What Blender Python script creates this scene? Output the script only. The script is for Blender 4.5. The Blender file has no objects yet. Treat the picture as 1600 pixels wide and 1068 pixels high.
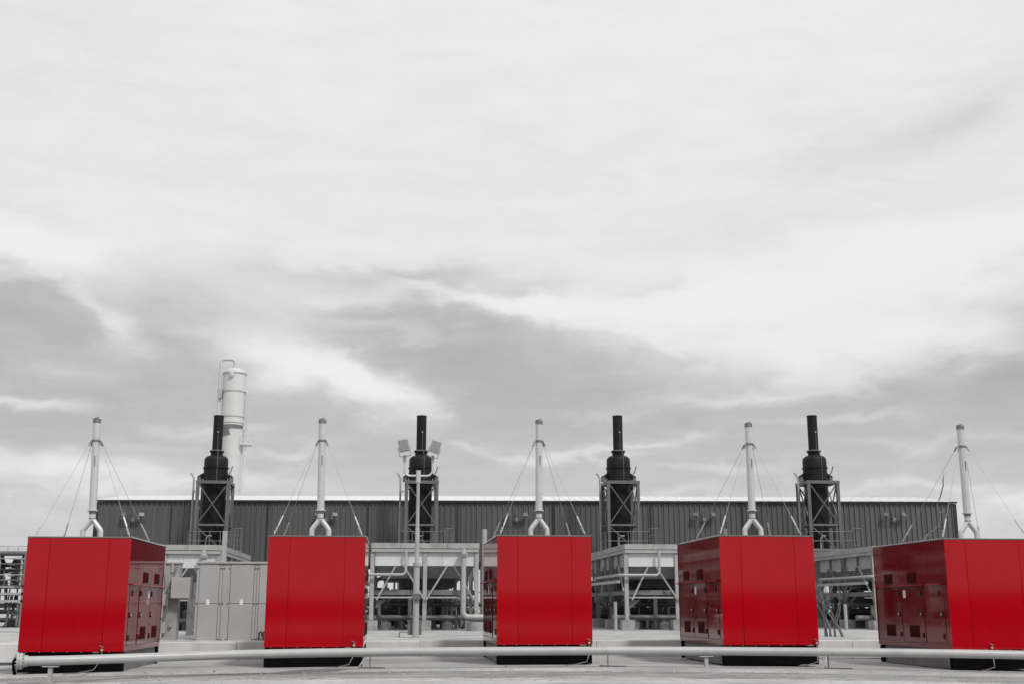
import bpy, math, random
from mathutils import Vector, Matrix
R = math.radians
random.seed(7)
S = bpy.context.scene
C = S.collection

# ------------------------------------------------------------------ camera
cam = bpy.data.cameras.new('camera'); co = bpy.data.objects.new('camera', cam); C.objects.link(co)
cam.sensor_width = 36; cam.lens = 40.6; cam.clip_start = 0.1; cam.clip_end = 9000
co.location = (0, 0, 1.67); co.rotation_euler = (R(90 + 12.918), 0, R(-5.858))
S.camera = co

# ------------------------------------------------------------------ sun + sky
SUN_EL, SUN_AZ = 50.0, 148.0          # azimuth from +Y clockwise: behind the camera, to the right
sl = bpy.data.lights.new('sun', 'SUN'); sl.energy = 2.3; sl.angle = R(7); sl.color = (1.0, 0.985, 0.96)
so = bpy.data.objects.new('sun', sl); C.objects.link(so)
d = Vector((math.sin(R(SUN_AZ)) * math.cos(R(SUN_EL)), math.cos(R(SUN_AZ)) * math.cos(R(SUN_EL)), math.sin(R(SUN_EL))))
so.rotation_euler = d.to_track_quat('Z', 'Y').to_euler(); so.location = (20, -20, 40)

W = bpy.data.worlds.new('World'); S.world = W; W.use_nodes = True
nt = W.node_tree; N = nt.nodes; L = nt.links; N.clear()
def nd(t, **k):
    n = N.new(t)
    for a, b in k.items(): setattr(n, a, b)
    return n
def ma(op, a, b=None, c=None, clamp=False):
    n = nd('ShaderNodeMath', operation=op, use_clamp=clamp)
    for i, v in enumerate((a, b, c)):
        if v is None: continue
        if isinstance(v, (int, float)): n.inputs[i].default_value = v
        else: L.new(v, n.inputs[i])
    return n.outputs[0]
def vm(op, a, b=None, out=0):
    n = nd('ShaderNodeVectorMath', operation=op)
    for i, v in enumerate((a, b)):
        if v is None: continue
        if isinstance(v, tuple): n.inputs[i].default_value = v
        else: L.new(v, n.inputs[i])
    return n.outputs[out]
tc = nd('ShaderNodeTexCoord'); D = tc.outputs['Generated']
sx = nd('ShaderNodeSeparateXYZ'); L.new(D, sx.inputs[0])
az = ma('MULTIPLY', ma('ARCTAN2', sx.outputs[0], sx.outputs[1]), 57.2958)
el = ma('MULTIPLY', ma('ARCSINE', sx.outputs[2]), 57.2958)
def noise(vec, sc, det, dist=0.0, rough=.55):
    n = nd('ShaderNodeTexNoise'); L.new(vec, n.inputs['Vector'])
    n.inputs['Scale'].default_value = sc; n.inputs['Detail'].default_value = det
    n.inputs['Distortion'].default_value = dist; n.inputs['Roughness'].default_value = rough
    return n
st = vm('MULTIPLY', D, (1.0, 1.0, 3.2))
w1 = noise(st, 5.0, 5, .3); w2 = noise(vm('MULTIPLY', D, (1.0, 1.0, 1.9)), 15.0, 6, .4)
cb = nd('ShaderNodeCombineXYZ'); L.new(az, cb.inputs[0]); L.new(el, cb.inputs[1])
o1 = vm('MULTIPLY', vm('SUBTRACT', w1.outputs['Color'], (.5, .5, .5)), (9.0, 3.4, 0.0))
o2 = vm('MULTIPLY', vm('SUBTRACT', w2.outputs['Color'], (.5, .5, .5)), (4.5, 2.6, 0.0))
P = vm('ADD', vm('ADD', cb.outputs[0], o1), o2)
sp = nd('ShaderNodeSeparateXYZ'); L.new(P, sp.inputs[0])
def ss(v, lo, hi, a, b):
    n = nd('ShaderNodeMapRange', interpolation_type='SMOOTHSTEP'); L.new(v, n.inputs[0])
    for i, q in enumerate((lo, hi, a, b)): n.inputs[i + 1].default_value = q
    return n.outputs[0]
acc = ma('ADD', ss(sp.outputs[1], 13.3, 17.4, .0, .37), ss(el, 1.5, 11.0, .61, .455))
acc = ma('ADD', acc, ss(el, 17.0, 32.0, 0.0, .05))
# cloud wisps: azimuth, elevation, half widths (degrees), tilt, strength
BLOBS = [
 (-14.8, 14.1, 1.8, .7, -45, .13), (-13.0, 12.8, 1.6, .9, -30, .26), (-16.5, 14.9, 1.5, .5, -15, .08), (-8.0, 14.4, 6.0, 1.3, -3, .15), (-9.5, 13.0, 3.0, .7, -8, .06),
 (-5.9, 12.0, 2.8, 1.5, -12, .24), (-3.0, 11.3, 3.0, 1.7, -12, .33), (-.5, 10.3, 2.2, 1.2, -15, .32), (-6.8, 10.9, 2.2, .8, 0, .08), (1.2, 9.6, 1.2, .4, -20, .08),
 (-1.5, 14.6, 3.0, .5, 0, .13), (4.6, 14.8, 3.4, .6, -5, .2), (8.4, 14.2, 3.6, .75, -8, .28), (13, 14.5, 5, 1.6, 0, .24),
 (17.5, 14.2, 7, 1.8, 0, .27), (25.5, 14.4, 8, 2.2, 4, .27), (20.5, 12.1, 7, 1.2, 0, .22), (15.8, 10.5, 4.5, .45, 0, .14),
 (13.5, 12.7, 2.8, .5, -10, .10), (27.0, 12.2, 5, 1.0, 0, .16), (22.0, 8.9, 3.5, .28, 0, .12), (26.5, 7.6, 4.0, .3, 2, .10), (10.5, 9.6, 2.6, .3, 4, .10), (24.5, 5.2, 4.0, .35, 0, .12), (12.0, 5.4, 3.5, .3, 0, .10), (-5.0, 7.4, 2.5, .3, 0, .10), (.5, 13.2, 3.0, .35, -4, .12), (24.0, 11.0, 4.5, .7, 0, .14), (20.5, 10.4, 4.0, .3, 0, .10),
 (-18.6, 16.3, 4.2, 1.2, 4, .24), (26.5, 16.6, 6, 1.2, 0, .12),
 (-18.2, 9.3, 2.8, .35, 0, .24), (-15.8, 10.9, 3.0, .6, 3, .09), (-20.5, 13.3, 2.0, .6, 0, -.08),
 (9.2, 7.5, 4.6, .35, 0, .20), (3.6, 7.7, .9, .2, 0, .10), (13.6, 8.2, 2.4, .3, 0, .18), (17, 6.6, 3, .3, 0, .14), (-16.0, 5.9, 5.0, .9, 0, .27), (-8, 5.8, 4, .6, 0, .18),
 (-9.5, 8.3, 3.2, .4, 0, .15), (29.5, 4.2, 2.6, .8, 0, .22), (-12, 7.4, 3, .3, 0, .08),
 (2.6, 15.8, 2.6, .4, 0, -.17), (6.8, 15.1, 2.2, .35, -6, -.13), (-17.0, 14.6, 2.0, .4, 10, -.10), (12.5, 15.8, 1.6, .5, 0, -.12),
 (-3.2, 16.0, 3.0, .45, 0, -.10), (24, 21.2, 4.6, 1.0, 6, -.10), (29.5, 22.6, 3.2, 1.2, 8, -.13), (-18.5, 18.6, 2.2, .6, 0, -.04),
 (30.3, 10.2, 2.6, .8, 0, -.12), (4, 11.8, 3.2, 1.7, 0, -.05), (-20, 26, 7, 4, 0, -.05), (20, 18.5, 8, .8, 4, -.05), (15, 26, 8, 5, 0, .02)]
for a, e, rx, ry, rot, amp in BLOBS:
    m = nd('ShaderNodeMapping', vector_type='TEXTURE'); L.new(P, m.inputs['Vector'])
    m.inputs['Location'].default_value = (a, e, 0); m.inputs['Rotation'].default_value = (0, 0, R(rot)); m.inputs['Scale'].default_value = (rx, ry, 1)
    g = ma('EXPONENT', ma('MULTIPLY', vm('DOT_PRODUCT', m.outputs[0], m.outputs[0], out=1), -1.0))
    acc = ma('MULTIPLY_ADD', g, amp, acc)
n3 = noise(vm('MULTIPLY', D, (1.0, 1.0, 2.6)), 11.0, 9, 1.0, .66)
n4 = noise(vm('MULTIPLY', D, (1.0, 1.0, 9.0)), 7.0, 7, .4, .6)
acc = ma('ADD', acc, ma('MULTIPLY', ma('SUBTRACT', n3.outputs[0], .5), .20))
acc = ma('ADD', acc, ma('MULTIPLY', ma('SUBTRACT', n4.outputs[0], .5), .13))
acc = ss(acc, .30, .98, .42, .875)
sky = nd('ShaderNodeTexSky', sky_type='NISHITA', sun_disc=False)
sky.sun_elevation = R(SUN_EL); sky.sun_rotation = R(SUN_AZ)
bw = nd('ShaderNodeRGBToBW'); L.new(sky.outputs[0], bw.inputs[0])
# a thin overcast: 8 % of the clear sky shows through the cloud layer
tot = ma('ADD', ma('MULTIPLY', bw.outputs[0], .08), ma('MULTIPLY', acc, 9.5))
cc = nd('ShaderNodeCombineXYZ')
for i in range(3): L.new(tot, cc.inputs[i])
bg = nd('ShaderNodeBackground'); L.new(cc.outputs[0], bg.inputs['Color']); bg.inputs['Strength'].default_value = 0.1
wo = nd('ShaderNodeOutputWorld'); L.new(bg.outputs[0], wo.inputs['Surface'])
W.cycles.sampling_method = 'MANUAL'; W.cycles.sample_map_resolution = 512

V = S.view_settings
V.view_transform = 'Standard'; V.look = 'None'; V.exposure = 0; V.gamma = 1; V.use_curve_mapping = False

# ------------------------------------------------------------------ materials
def mat(name, col, rough=.6, metal=0.0, var=.12, vs=3.0, bump=.0, bs=30.0, stain=0.0, ior=1.5, coat=0.0, grit=0.0, gs=9.0, det=6, stretch=(1, 1, 1)):
    if isinstance(col, (int, float)): col = (col, col, col)
    m = bpy.data.materials.new(name); m.use_nodes = True
    t = m.node_tree; b = t.nodes['Principled BSDF']; l = t.links
    tcn = t.nodes.new('ShaderNodeTexCoord'); mp = t.nodes.new('ShaderNodeMapping'); mp.inputs['Scale'].default_value = stretch
    l.new(tcn.outputs['Object'], mp.inputs[0])
    oi = t.nodes.new('ShaderNodeObjectInfo')
    ad = t.nodes.new('ShaderNodeVectorMath'); ad.operation = 'ADD'
    l.new(mp.outputs[0], ad.inputs[0]); 
    mm = t.nodes.new('ShaderNodeMath'); mm.operation = 'MULTIPLY'; mm.inputs[1].default_value = 37.0
    l.new(oi.outputs['Random'], mm.inputs[0]); l.new(mm.outputs[0], ad.inputs[1])
    n = t.nodes.new('ShaderNodeTexNoise'); n.inputs['Scale'].default_value = vs; n.inputs['Detail'].default_value = det; n.inputs['Roughness'].default_value = .62
    l.new(ad.outputs[0], n.inputs['Vector'])
    cr = t.nodes.new('ShaderNodeMapRange'); cr.inputs[1].default_value = .3; cr.inputs[2].default_value = .7
    cr.inputs[3].default_value = 1 - var; cr.inputs[4].default_value = 1 + var
    l.new(n.outputs[0], cr.inputs[0])
    f = cr.outputs[0]
    if stain:
        n2 = t.nodes.new('ShaderNodeTexNoise'); n2.inputs['Scale'].default_value = vs * .35; n2.inputs['Detail'].default_value = 8
        n2.inputs['Distortion'].default_value = 1.2; l.new(ad.outputs[0], n2.inputs['Vector'])
        c2 = t.nodes.new('ShaderNodeMapRange'); c2.inputs[1].default_value = .52; c2.inputs[2].default_value = .68
        c2.inputs[3].default_value = 1; c2.inputs[4].default_value = 1 - stain; l.new(n2.outputs[0], c2.inputs[0])
        mu = t.nodes.new('ShaderNodeMath'); mu.operation = 'MULTIPLY'; l.new(f, mu.inputs[0]); l.new(c2.outputs[0], mu.inputs[1]); f = mu.outputs[0]
    if grit:
        n5 = t.nodes.new('ShaderNodeTexNoise'); n5.inputs['Scale'].default_value = gs; n5.inputs['Detail'].default_value = 3; n5.inputs['Roughness'].default_value = .8
        l.new(ad.outputs[0], n5.inputs['Vector'])
        c5 = t.nodes.new('ShaderNodeMapRange'); c5.inputs[1].default_value = .36; c5.inputs[2].default_value = .62
        c5.inputs[3].default_value = 1 - grit; c5.inputs[4].default_value = 1 + grit * .4; l.new(n5.outputs[0], c5.inputs[0])
        m5 = t.nodes.new('ShaderNodeMath'); m5.operation = 'MULTIPLY'; l.new(f, m5.inputs[0]); l.new(c5.outputs[0], m5.inputs[1]); f = m5.outputs[0]
    vv = t.nodes.new('ShaderNodeVectorMath'); vv.operation = 'SCALE'; vv.inputs[0].default_value = col; l.new(f, vv.inputs['Scale'])
    l.new(vv.outputs[0], b.inputs['Base Color'])
    b.inputs['Roughness'].default_value = rough; b.inputs['Metallic'].default_value = metal; b.inputs['IOR'].default_value = ior
    if coat: b.inputs['Coat Weight'].default_value = coat; b.inputs['Coat Roughness'].default_value = .08
    if bump:
        nb = t.nodes.new('ShaderNodeTexNoise'); nb.inputs['Scale'].default_value = bs; nb.inputs['Detail'].default_value = 5
        l.new(ad.outputs[0], nb.inputs['Vector'])
        bp = t.nodes.new('ShaderNodeBump'); bp.inputs['Strength'].default_value = bump; bp.inputs['Distance'].default_value = .02
        l.new(nb.outputs[0], bp.inputs['Height']); l.new(bp.outputs[0], b.inputs['Normal'])
    return m
M = {}
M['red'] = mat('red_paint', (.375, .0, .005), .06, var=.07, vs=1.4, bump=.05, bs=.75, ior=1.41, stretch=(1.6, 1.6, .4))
M['red_shade'] = mat('red_paint_shaded', (.16, .0, .003), .06, var=.16, vs=1.6, bump=.08, bs=1.0, ior=1.44, stretch=(1.6, 1.6, .5))  # same red as the fronts, with the shade of the sides put into the colour
M['red_dark'] = mat('red_louvre_paint', (.06, .0, .002), .8, var=.15, ior=1.25)
M['black'] = mat('black_steel', .004, .85, var=.3, ior=1.12)
M['blackstack'] = mat('matt_black_stack_paint', .0085, .6, var=.35, vs=2.5, stain=.25, bump=.15, ior=1.35)
M['steel'] = mat('galvanised_pipe', .62, .33, metal=.35, var=.06, vs=5, bump=.05, bs=20)
M['steel_dk'] = mat('dull_galvanised_band', .22, .5, metal=.6, var=.35, vs=18)
M['white'] = mat('white_paint', .62, .45, var=.06, vs=2, stain=.12)
M['roof'] = mat('white_roof_sheet', .66, .5, var=.03)
M['tankwhite'] = mat('white_vessel_paint', .56, .5, var=.05, vs=1.5, stain=.1)
M['pale'] = mat('pale_grey_structural_paint', .36, .5, var=.14, vs=2.5, stain=.22, bump=.1)
M['palepipe'] = mat('pale_grey_pipe_paint', .39, .4, var=.07, vs=2.5, stain=.10)
M['mid'] = mat('mid_grey_structural_paint', .17, .55, var=.16, vs=3, stain=.25)
M['frame'] = mat('grey_tower_paint', .125, .5, var=.15, vs=2)
M['dark'] = mat('dark_grey_machinery_paint', .05, .5, var=.4, vs=2, stain=.4)
M['clad'] = mat('dark_grey_wall_cladding', .10, .5, var=.04, vs=.4, stain=.0, stretch=(1, 1, .25))
M['trim'] = mat('dark_trim', .022, .5, var=.1)
M['cabinet'] = mat('grey_cabinet_paint', .40, .42, var=.05, vs=1.2, stain=.06)
M['concrete'] = mat('pier_concrete', .30, .85, var=.16, vs=4, stain=.3, bump=.35, bs=25)
M['slab'] = mat('slab_concrete', .345, .85, grit=.16, gs=7, var=.2, vs=.9, stain=.3, bump=.3, bs=14, det=12, stretch=(.3, 1, 1))
M['apron'] = mat('apron_concrete', .27, .9, grit=.4, gs=6, var=.3, vs=1.2, stain=.35, bump=.5, bs=12, det=12, stretch=(.25, 1, 1))
M['added_road'] = mat('added_road', .04, .9, var=.2, vs=2)  # dark tone of the added road, there only to be mirrored
M['added_dark'] = mat('added_dark_ground', .035, .95, var=.4, vs=.2)  # dark tone of the added field and bank behind the camera
M['kerb'] = mat('kerb_concrete', .60, .8, var=.12, vs=1.5, stain=.2, bump=.3)
M['ground'] = mat('pale_caliche', .40, .95, grit=.28, gs=6, var=.28, vs=1.3, stain=.35, bump=.6, bs=9, det=12, stretch=(.35, 1, 1))
M['stone'] = mat('stone_chips', .35, .9, var=.4, vs=8)
M['wire'] = mat('steel_cable', .4, .5, metal=.3, var=.2)
M['rubber'] = mat('black_rubber', .02, .6)
M['brass'] = mat('brass_valve', (.32, .22, .10), .4, metal=.7, var=.3, vs=20)
M['sticker'] = mat('white_sticker', .78, .5, var=.03)
M['wood'] = mat('dry_grey_wood', .15, .9, var=.3, vs=12, bump=.3)
M['glass'] = mat('floodlight_glass', .30, .2, var=.15, vs=12)

# ------------------------------------------------------------------ mesh helper
class MB:
    def __init__(s): s.v = []; s.f = []; s.sm = []
    def add(s, vs, fs, smooth=False):
        o = len(s.v); s.v += [tuple(v) for v in vs]; s.f += [tuple(i + o for i in f) for f in fs]; s.sm += [smooth] * len(fs); return s
    def box(s, x0, x1, y0, y1, z0, z1):
        v = [(x, y, z) for z in (z0, z1) for y in (y0, y1) for x in (x0, x1)]
        return s.add(v, [(0, 2, 3, 1), (4, 5, 7, 6), (0, 1, 5, 4), (2, 6, 7, 3), (0, 4, 6, 2), (1, 3, 7, 5)])
    def bar(s, a, b, w, h=None, up=(0, 0, 1)):
        h = h or w; a = Vector(a); b = Vector(b); z = (b - a).normalized(); u = Vector(up)
        if abs(z.dot(u)) > .98: u = Vector((0, 1, 0))
        x = z.cross(u).normalized(); y = x.cross(z)
        v = [p + x * sx_ * w / 2 + y * sy_ * h / 2 for p in (a, b) for sx_, sy_ in ((-1, -1), (1, -1), (1, 1), (-1, 1))]
        return s.add(v, [(3, 2, 1, 0), (4, 5, 6, 7), (0, 1, 5, 4), (1, 2, 6, 5), (2, 3, 7, 6), (3, 0, 4, 7)])
    def ibeam(s, a, b, w, h, t=.02):      # H section, web across local x
        a = Vector(a); b = Vector(b); z = (b - a).normalized(); u = Vector((0, 0, 1))
        if abs(z.dot(u)) > .98: u = Vector((0, 1, 0))
        x = z.cross(u).normalized(); y = x.cross(z)
        for k in (-1, 1): s.bar(a + y * k * (h - t) / 2, b + y * k * (h - t) / 2, w, t, up=y if abs(z.dot(Vector((0, 0, 1)))) <= .98 else (0, 1, 0))
        s.bar(a, b, t, h - 2 * t - .002, up=y if abs(z.dot(Vector((0, 0, 1)))) <= .98 else (0, 1, 0))
        return s
    def tube(s, pts, r, n=12, cap=True):
        pts = [Vector(p) for p in pts]; rs = r if isinstance(r, (list, tuple)) else [r] * len(pts)
        t = [(pts[min(i + 1, len(pts) - 1)] - pts[max(i - 1, 0)]).normalized() for i in range(len(pts))]
        u = Vector((0, 0, 1)) if abs(t[0].z) < .9 else Vector((0, 1, 0))
        x = t[0].cross(u).normalized(); vs = []
        for i, p in enumerate(pts):
            x = (x - t[i] * x.dot(t[i])).normalized(); y = t[i].cross(x)
            for k in range(n):
                a = 2 * math.pi * k / n; vs.append(p + (x * math.cos(a) + y * math.sin(a)) * rs[i])
        fs = [(i * n + k, i * n + (k + 1) % n, (i + 1) * n + (k + 1) % n, (i + 1) * n + k) for i in range(len(pts) - 1) for k in range(n)]
        s.add(vs, fs, True)
        if cap:
            o = len(s.v) - len(vs); m = (len(pts) - 1) * n
            s.f.append(tuple(o + k for k in reversed(range(n)))); s.sm.append(False)
            s.f.append(tuple(o + m + k for k in range(n))); s.sm.append(False)
        return s
    def lathe(s, prof, c=(0, 0), n=24):
        vs = [(c[0] + r * math.cos(2 * math.pi * k / n), c[1] + r * math.sin(2 * math.pi * k / n), z) for r, z in prof for k in range(n)]
        fs = [(i * n + k, i * n + (k + 1) % n, (i + 1) * n + (k + 1) % n, (i + 1) * n + k) for i in range(len(prof) - 1) for k in range(n)]
        s.add(vs, fs, True); o = len(s.v) - len(vs); m = (len(prof) - 1) * n
        s.f.append(tuple(o + k for k in reversed(range(n)))); s.sm.append(False)
        s.f.append(tuple(o + m + k for k in range(n))); s.sm.append(False)
        return s
    def mesh(s, name, m):
        me = bpy.data.meshes.new(name); me.from_pydata(s.v, [], s.f); me.materials.append(m)
        me.polygons.foreach_set('use_smooth', s.sm); me.update()
        try: me.set_sharp_from_angle(angle=R(38))
        except Exception: pass
        return me
    def build(s, name, m, parent=None, loc=None, bevel=0, label=None, kind=None):
        o = bpy.data.objects.new(name, s.mesh(name, m)); C.objects.link(o)
        if parent: o.parent = parent
        if loc: o.location = loc
        if bevel:
            b = o.modifiers.new('bevel', 'BEVEL'); b.width = bevel; b.segments = 2; b.limit_method = 'ANGLE'
        if label: o['label'] = label
        if kind: o['kind'] = kind
        return o
def arc(c, r, a0, a1, n, ax='xz'):
    out = []
    for i in range(n + 1):
        a = R(a0 + (a1 - a0) * i / n); p = [c[0], c[1], c[2]]
        i0, i1 = {'xz': (0, 2), 'xy': (0, 1), 'yz': (1, 2)}[ax]
        p[i0] += r * math.cos(a); p[i1] += r * math.sin(a); out.append(tuple(p))
    return out
def tag(o, label, cat, group=None):
    o['label'] = label; o['category'] = cat
    if group: o['group'] = group
    return o
def thing(name, label, cat, loc=(0, 0, 0), rz=0, group=None):
    o = bpy.data.objects.new(name, None); C.objects.link(o); o.location = loc; o.rotation_euler = (0, 0, rz); o.empty_display_size = .2
    return tag(o, label, cat, group)
def inst(src, parent, loc=None):
    c = src.copy(); C.objects.link(c); c.parent = parent
    if loc: c.location = loc
    return c
def copy_tree(o, parent=None):
    c = o.copy(); C.objects.link(c); c.parent = parent
    for ch in KIDS(o): copy_tree(ch, c)
    return c
def KIDS(o): return [c for c in list(bpy.data.objects) if c.parent == o]
def struct(o): o['kind'] = 'structure'; return o

# ------------------------------------------------------------------ ground, slab, kerb
def crown(x): x = max(-30, min(40, x)); return .065 - .00085 * (x - 4) ** 2
def rise(y):
    if y <= 40.3: return 0
    return .46 + .25 * min(1, (y - 40.3) / 9.7) ** .8
def gz(x, y):
    if y < 40.2: return crown(x) - .10
    f = min(1, max(0, (y - 40.2) / 8))
    return .08 * (1 - f) + .045 * 0 + rise(y)
xs = [-3000, -800, -300, -120, -60] + [-40 + 1.0 * i for i in range(91)] + [70, 120, 300, 800, 3000]
ys = [-3000, -800, -200, -60, -20, 0, 8, 14, 18] + [20 + .5 * i for i in range(41)] + [40.3, 41, 42, 43, 45, 47, 49, 50, 55, 60, 70, 90, 130, 300, 800, 3500]
g = MB(); rnd = random.Random(3)
for y in ys:
    for x in xs:
        z = gz(x, y)
        if 20 < y < 39.5 and -40 < x < 50: z += rnd.uniform(-.012, .012)
        g.v.append((x, y, z))
nx = len(xs)
for j in range(len(ys) - 1):
    for i in range(nx - 1):
        a = j * nx + i; g.f.append((a, a + 1, a + nx + 1, a + nx)); g.sm.append(True)
struct(g.build('ground', M['ground']))
# concrete slab under the enclosures with a slightly broken front edge
fe = [(-45, 34.5), (-12, 33.35), (-8.3, 33.2), (-1.9, 32.75), (3.4, 32.3), (8.6, 31.5), (14.6, 30.6), (24, 29.4), (45, 27)]
def fedge(x):
    for (a, b), (c, d_) in zip(fe, fe[1:]):
        if x <= c: return b + (d_ - b) * (x - a) / (c - a)
    return fe[-1][1]
s = MB(); n = 0; cols = [-45 + .35 * i for i in range(258)]
rnd = random.Random(5); wob = 0
for x in cols:
    wob = wob * .7 + rnd.uniform(-.05, .05); y0 = fedge(x) + wob
    for y, dz in ((y0 - .10, -.085), (y0 - .03, -.022), (y0, .0), (y0 + 1.2, .0), (36, 0), (38, 0), (40.0, 0)):
        s.v.append((x, y, crown(x) + dz - (.0 if dz == 0 else rnd.uniform(0, .015))))
for i in range(len(cols) - 1):
    for k in range(6):
        a = i * 7 + k; s.f.append((a, a + 7, a + 8, a + 1)); s.sm.append(False)
struct(s.build('concrete_slab', M['slab']))
# lower apron strip in front of the slab
s = MB(); rnd = random.Random(8); wob = 0
for x in cols:
    wob = wob * .8 + rnd.uniform(-.07, .07); y1 = fedge(x) - .0; y0 = y1 - 2.6 + wob
    for y, dz in ((y0 - .06, -.115), (y0, -.08), (y1 + .2, -.072)):
        s.v.append((x, y, crown(x) + dz))
for i in range(len(cols) - 1):
    for k in range(2):
        a = i * 3 + k; s.f.append((a, a + 3, a + 4, a + 1)); s.sm.append(False)
struct(s.build('concrete_apron', M['apron']))
k0 = bpy.data.objects.new('kerb_wall', None); C.objects.link(k0); k0['kind'] = 'structure'
bl = MB().box(0, 2.985, 0, .22, -.2, .0).build('kerb_block', M['kerb'], k0, bevel=.012)
for i in range(26):
    x = -38 + 3 * i; b = bl if i == 0 else inst(bl, k0)
    b.location = (x, 40.02 + random.uniform(-.004, .004), .565 + crown(x + 1.5) * .25 + random.uniform(-.004, .004))
    b.scale = (1, 1, 3.0)
# added dark field behind the camera, unseen, to darken reflections in the red fronts
sc_ = MB(); rnd = random.Random(31)
for j in range(3):
    for i in range(61):
        x = -900 + 30 * i; sc_.v.append((x, (-9 + rnd.uniform(-2, 2), -200, -2500)[j], gz(max(-30, min(40, x)), -9) + .03))
for j in range(2):
    for i in range(60): a = j * 61 + i; sc_.f.append((a, a + 61, a + 62, a + 1)); sc_.sm.append(False)
struct(sc_.build('added_dark_field', M['added_dark']))
# added low dark bank behind the camera, lifts the dark reflection on the fronts
bk = MB(); rnd = random.Random(12)
for i in range(121):
    x = -600 + 10 * i; h = 3.0 + 1.1 * math.sin(x * .021) + rnd.uniform(-.5, .7)
    for y, z in ((-86, -3), (-92, h * .7), (-97, h), (-110, h * .8), (-140, -4)): bk.v.append((x, y, z))
for i in range(120):
    for k in range(4): a = i * 5 + k; bk.f.append((a, a + 5, a + 6, a + 1)); bk.sm.append(True)
struct(bk.build('added_dark_bank', M['added_dark']))
rd = MB()  # added dark road below the view, keeps the fronts' lower reflections dark
for x in [-900, -60] + list(range(-40, 51, 5)) + [70, 900]:
    for y in (-9.5, 7.0, 22.3): rd.v.append((x, y, crown(x) - .085))
for i in range(22):
    for k in range(2): a = i * 3 + k; rd.f.append((a, a + 3, a + 4, a + 1)); rd.sm.append(False)
assert len(rd.v) == 69
struct(rd.build('added_dark_road', M['added_road']))
# stone chips
s = MB(); rnd = random.Random(2)
for i in range(2600):
    x = rnd.uniform(-12, 22); y = rnd.choice([fedge(x) - .15 + rnd.gauss(0, .08), rnd.uniform(24, 33)]); r = rnd.uniform(.008, .022) if rnd.random() < .95 else rnd.uniform(.03, .06)
    z = gz(x, y) + (.035 if y > fedge(x) - 2.6 else .0) + (.07 if y > fedge(x) else 0)
    v = [(x + r * a * rnd.uniform(.7, 1.3), y + r * b * rnd.uniform(.7, 1.3), z + r * c * rnd.uniform(.5, .9)) for a, b, c in ((1, 0, 0), (-1, 0, 0), (0, 1, 0), (0, -1, 0), (0, 0, 1), (0, 0, -1))]
    s.add(v, [(0, 2, 4), (2, 1, 4), (1, 3, 4), (3, 0, 4), (2, 0, 5), (1, 2, 5), (3, 1, 5), (0, 3, 5)])
tag(s.build('stone_chips', M['stone'], kind='stuff'), 'scattered pale stone chips along the edge of the concrete slab', 'gravel')

# ------------------------------------------------------------------ compressor shed
BA = math.atan2(-3.9, 50.04); BL = 50.2; BD = 12.0; ZB, ZE = 4.17, 7.75
shed = thing('compressor_shed', 'long dark grey corrugated shed with white roof and open lower walls', 'building', (-17.07, 69.5, 0), BA)
pw = BL / 55
def prof(x0, w, ribs=3):
    p = [(x0, 0)]; q = w / ribs
    for i in range(ribs):
        c = x0 + q * (i + .5); p += [(c - .05, 0), (c - .03, -.065), (c + .03, -.065), (c + .05, 0)]
    p.append((x0 + w - .012, 0)); return p
def sheet(x0, w, ribs=3, y=0.0):
    m = MB(); p = prof(x0, w, ribs); k = len(p)
    for z in (ZB, ZE - .12):
        m.v += [(a, y + b, z) for a, b in p]
    for z in (ZB, ZE - .12):
        m.v += [(a, y + b + .012, z) for a, b in p]
    for i in range(k - 1):
        m.f.append((i, i + 1, k + i + 1, k + i)); m.sm.append(False)
        m.f.append((2 * k + i, 3 * k + i, 3 * k + i + 1, 2 * k + i + 1)); m.sm.append(False)
    m.f += [(0, k, 3 * k, 2 * k), (k - 1, 3 * k - 1, 4 * k - 1, 2 * k - 1)]; m.sm += [False] * 2
    return m
c0 = sheet(0, pw).build('cladding_panel', M['clad'], shed)
for i in range(1, 55): inst(c0, shed, (pw * i, random.uniform(-.004, .004), 0))
MB().box(0, BL, .03, .06, ZB, ZE - .15).build('wall', M['trim'], shed)
r = MB().box(0, BL, BD - .05, BD, ZB, ZE - .15); r.build('rear_wall', M['clad'], shed)
MB().box(-.02, .03, .02, BD, ZB, ZE - .15).build('end_wall', M['clad'], shed); MB().box(BL - .03, BL + .02, .02, BD, ZB, ZE - .15).build('end_wall', M['clad'], shed)
MB().box(-.12, BL + .12, -.16, .02, ZE - .11, ZE - .01).build('eave_trim', M['trim'], shed)
MB().box(-.08, BL + .08, -.075, -.052, ZB - .06, ZB + .05).build('base_trim', M['trim'], shed)
for x in (0, BL): MB().box(x - .09, x + .09, -.08, .02, ZB, ZE - .14).build('corner_trim', M['trim'], shed)
rf = MB(); zr = ZE + .82
rf.add([(-.1, -.18, ZE), (BL + .1, -.18, ZE), (BL + .1, BD / 2, zr), (-.1, BD / 2, zr), (BL + .1, BD + .18, ZE), (-.1, BD + .18, ZE),
        (-.1, -.18, ZE - .01), (BL + .1, -.18, ZE - .01), (BL + .1, BD / 2, zr - .05), (-.1, BD / 2, zr - .05), (BL + .1, BD + .18, ZE - .01), (-.1, BD + .18, ZE - .01)],
       [(0, 1, 2, 3), (3, 2, 4, 5), (7, 6, 9, 8), (8, 9, 11, 10), (0, 6, 7, 1), (5, 4, 10, 11), (1, 7, 8, 2), (2, 8, 10, 4), (0, 3, 9, 6), (3, 5, 11, 9)])
rfo = rf.build('roof', M['roof'], shed)
for i in range(0, 84):
    x = .3 + i * .6
    if x > BL: break
    a = MB().bar((0, -.17, ZE + .01), (0, BD / 2, zr + .01), .04, .02) if i == 0 else None
    o = a.build('roof_seam', M['roof'], rfo) if a else inst(o, rfo)
    o.location = (x, 0, 0)
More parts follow.
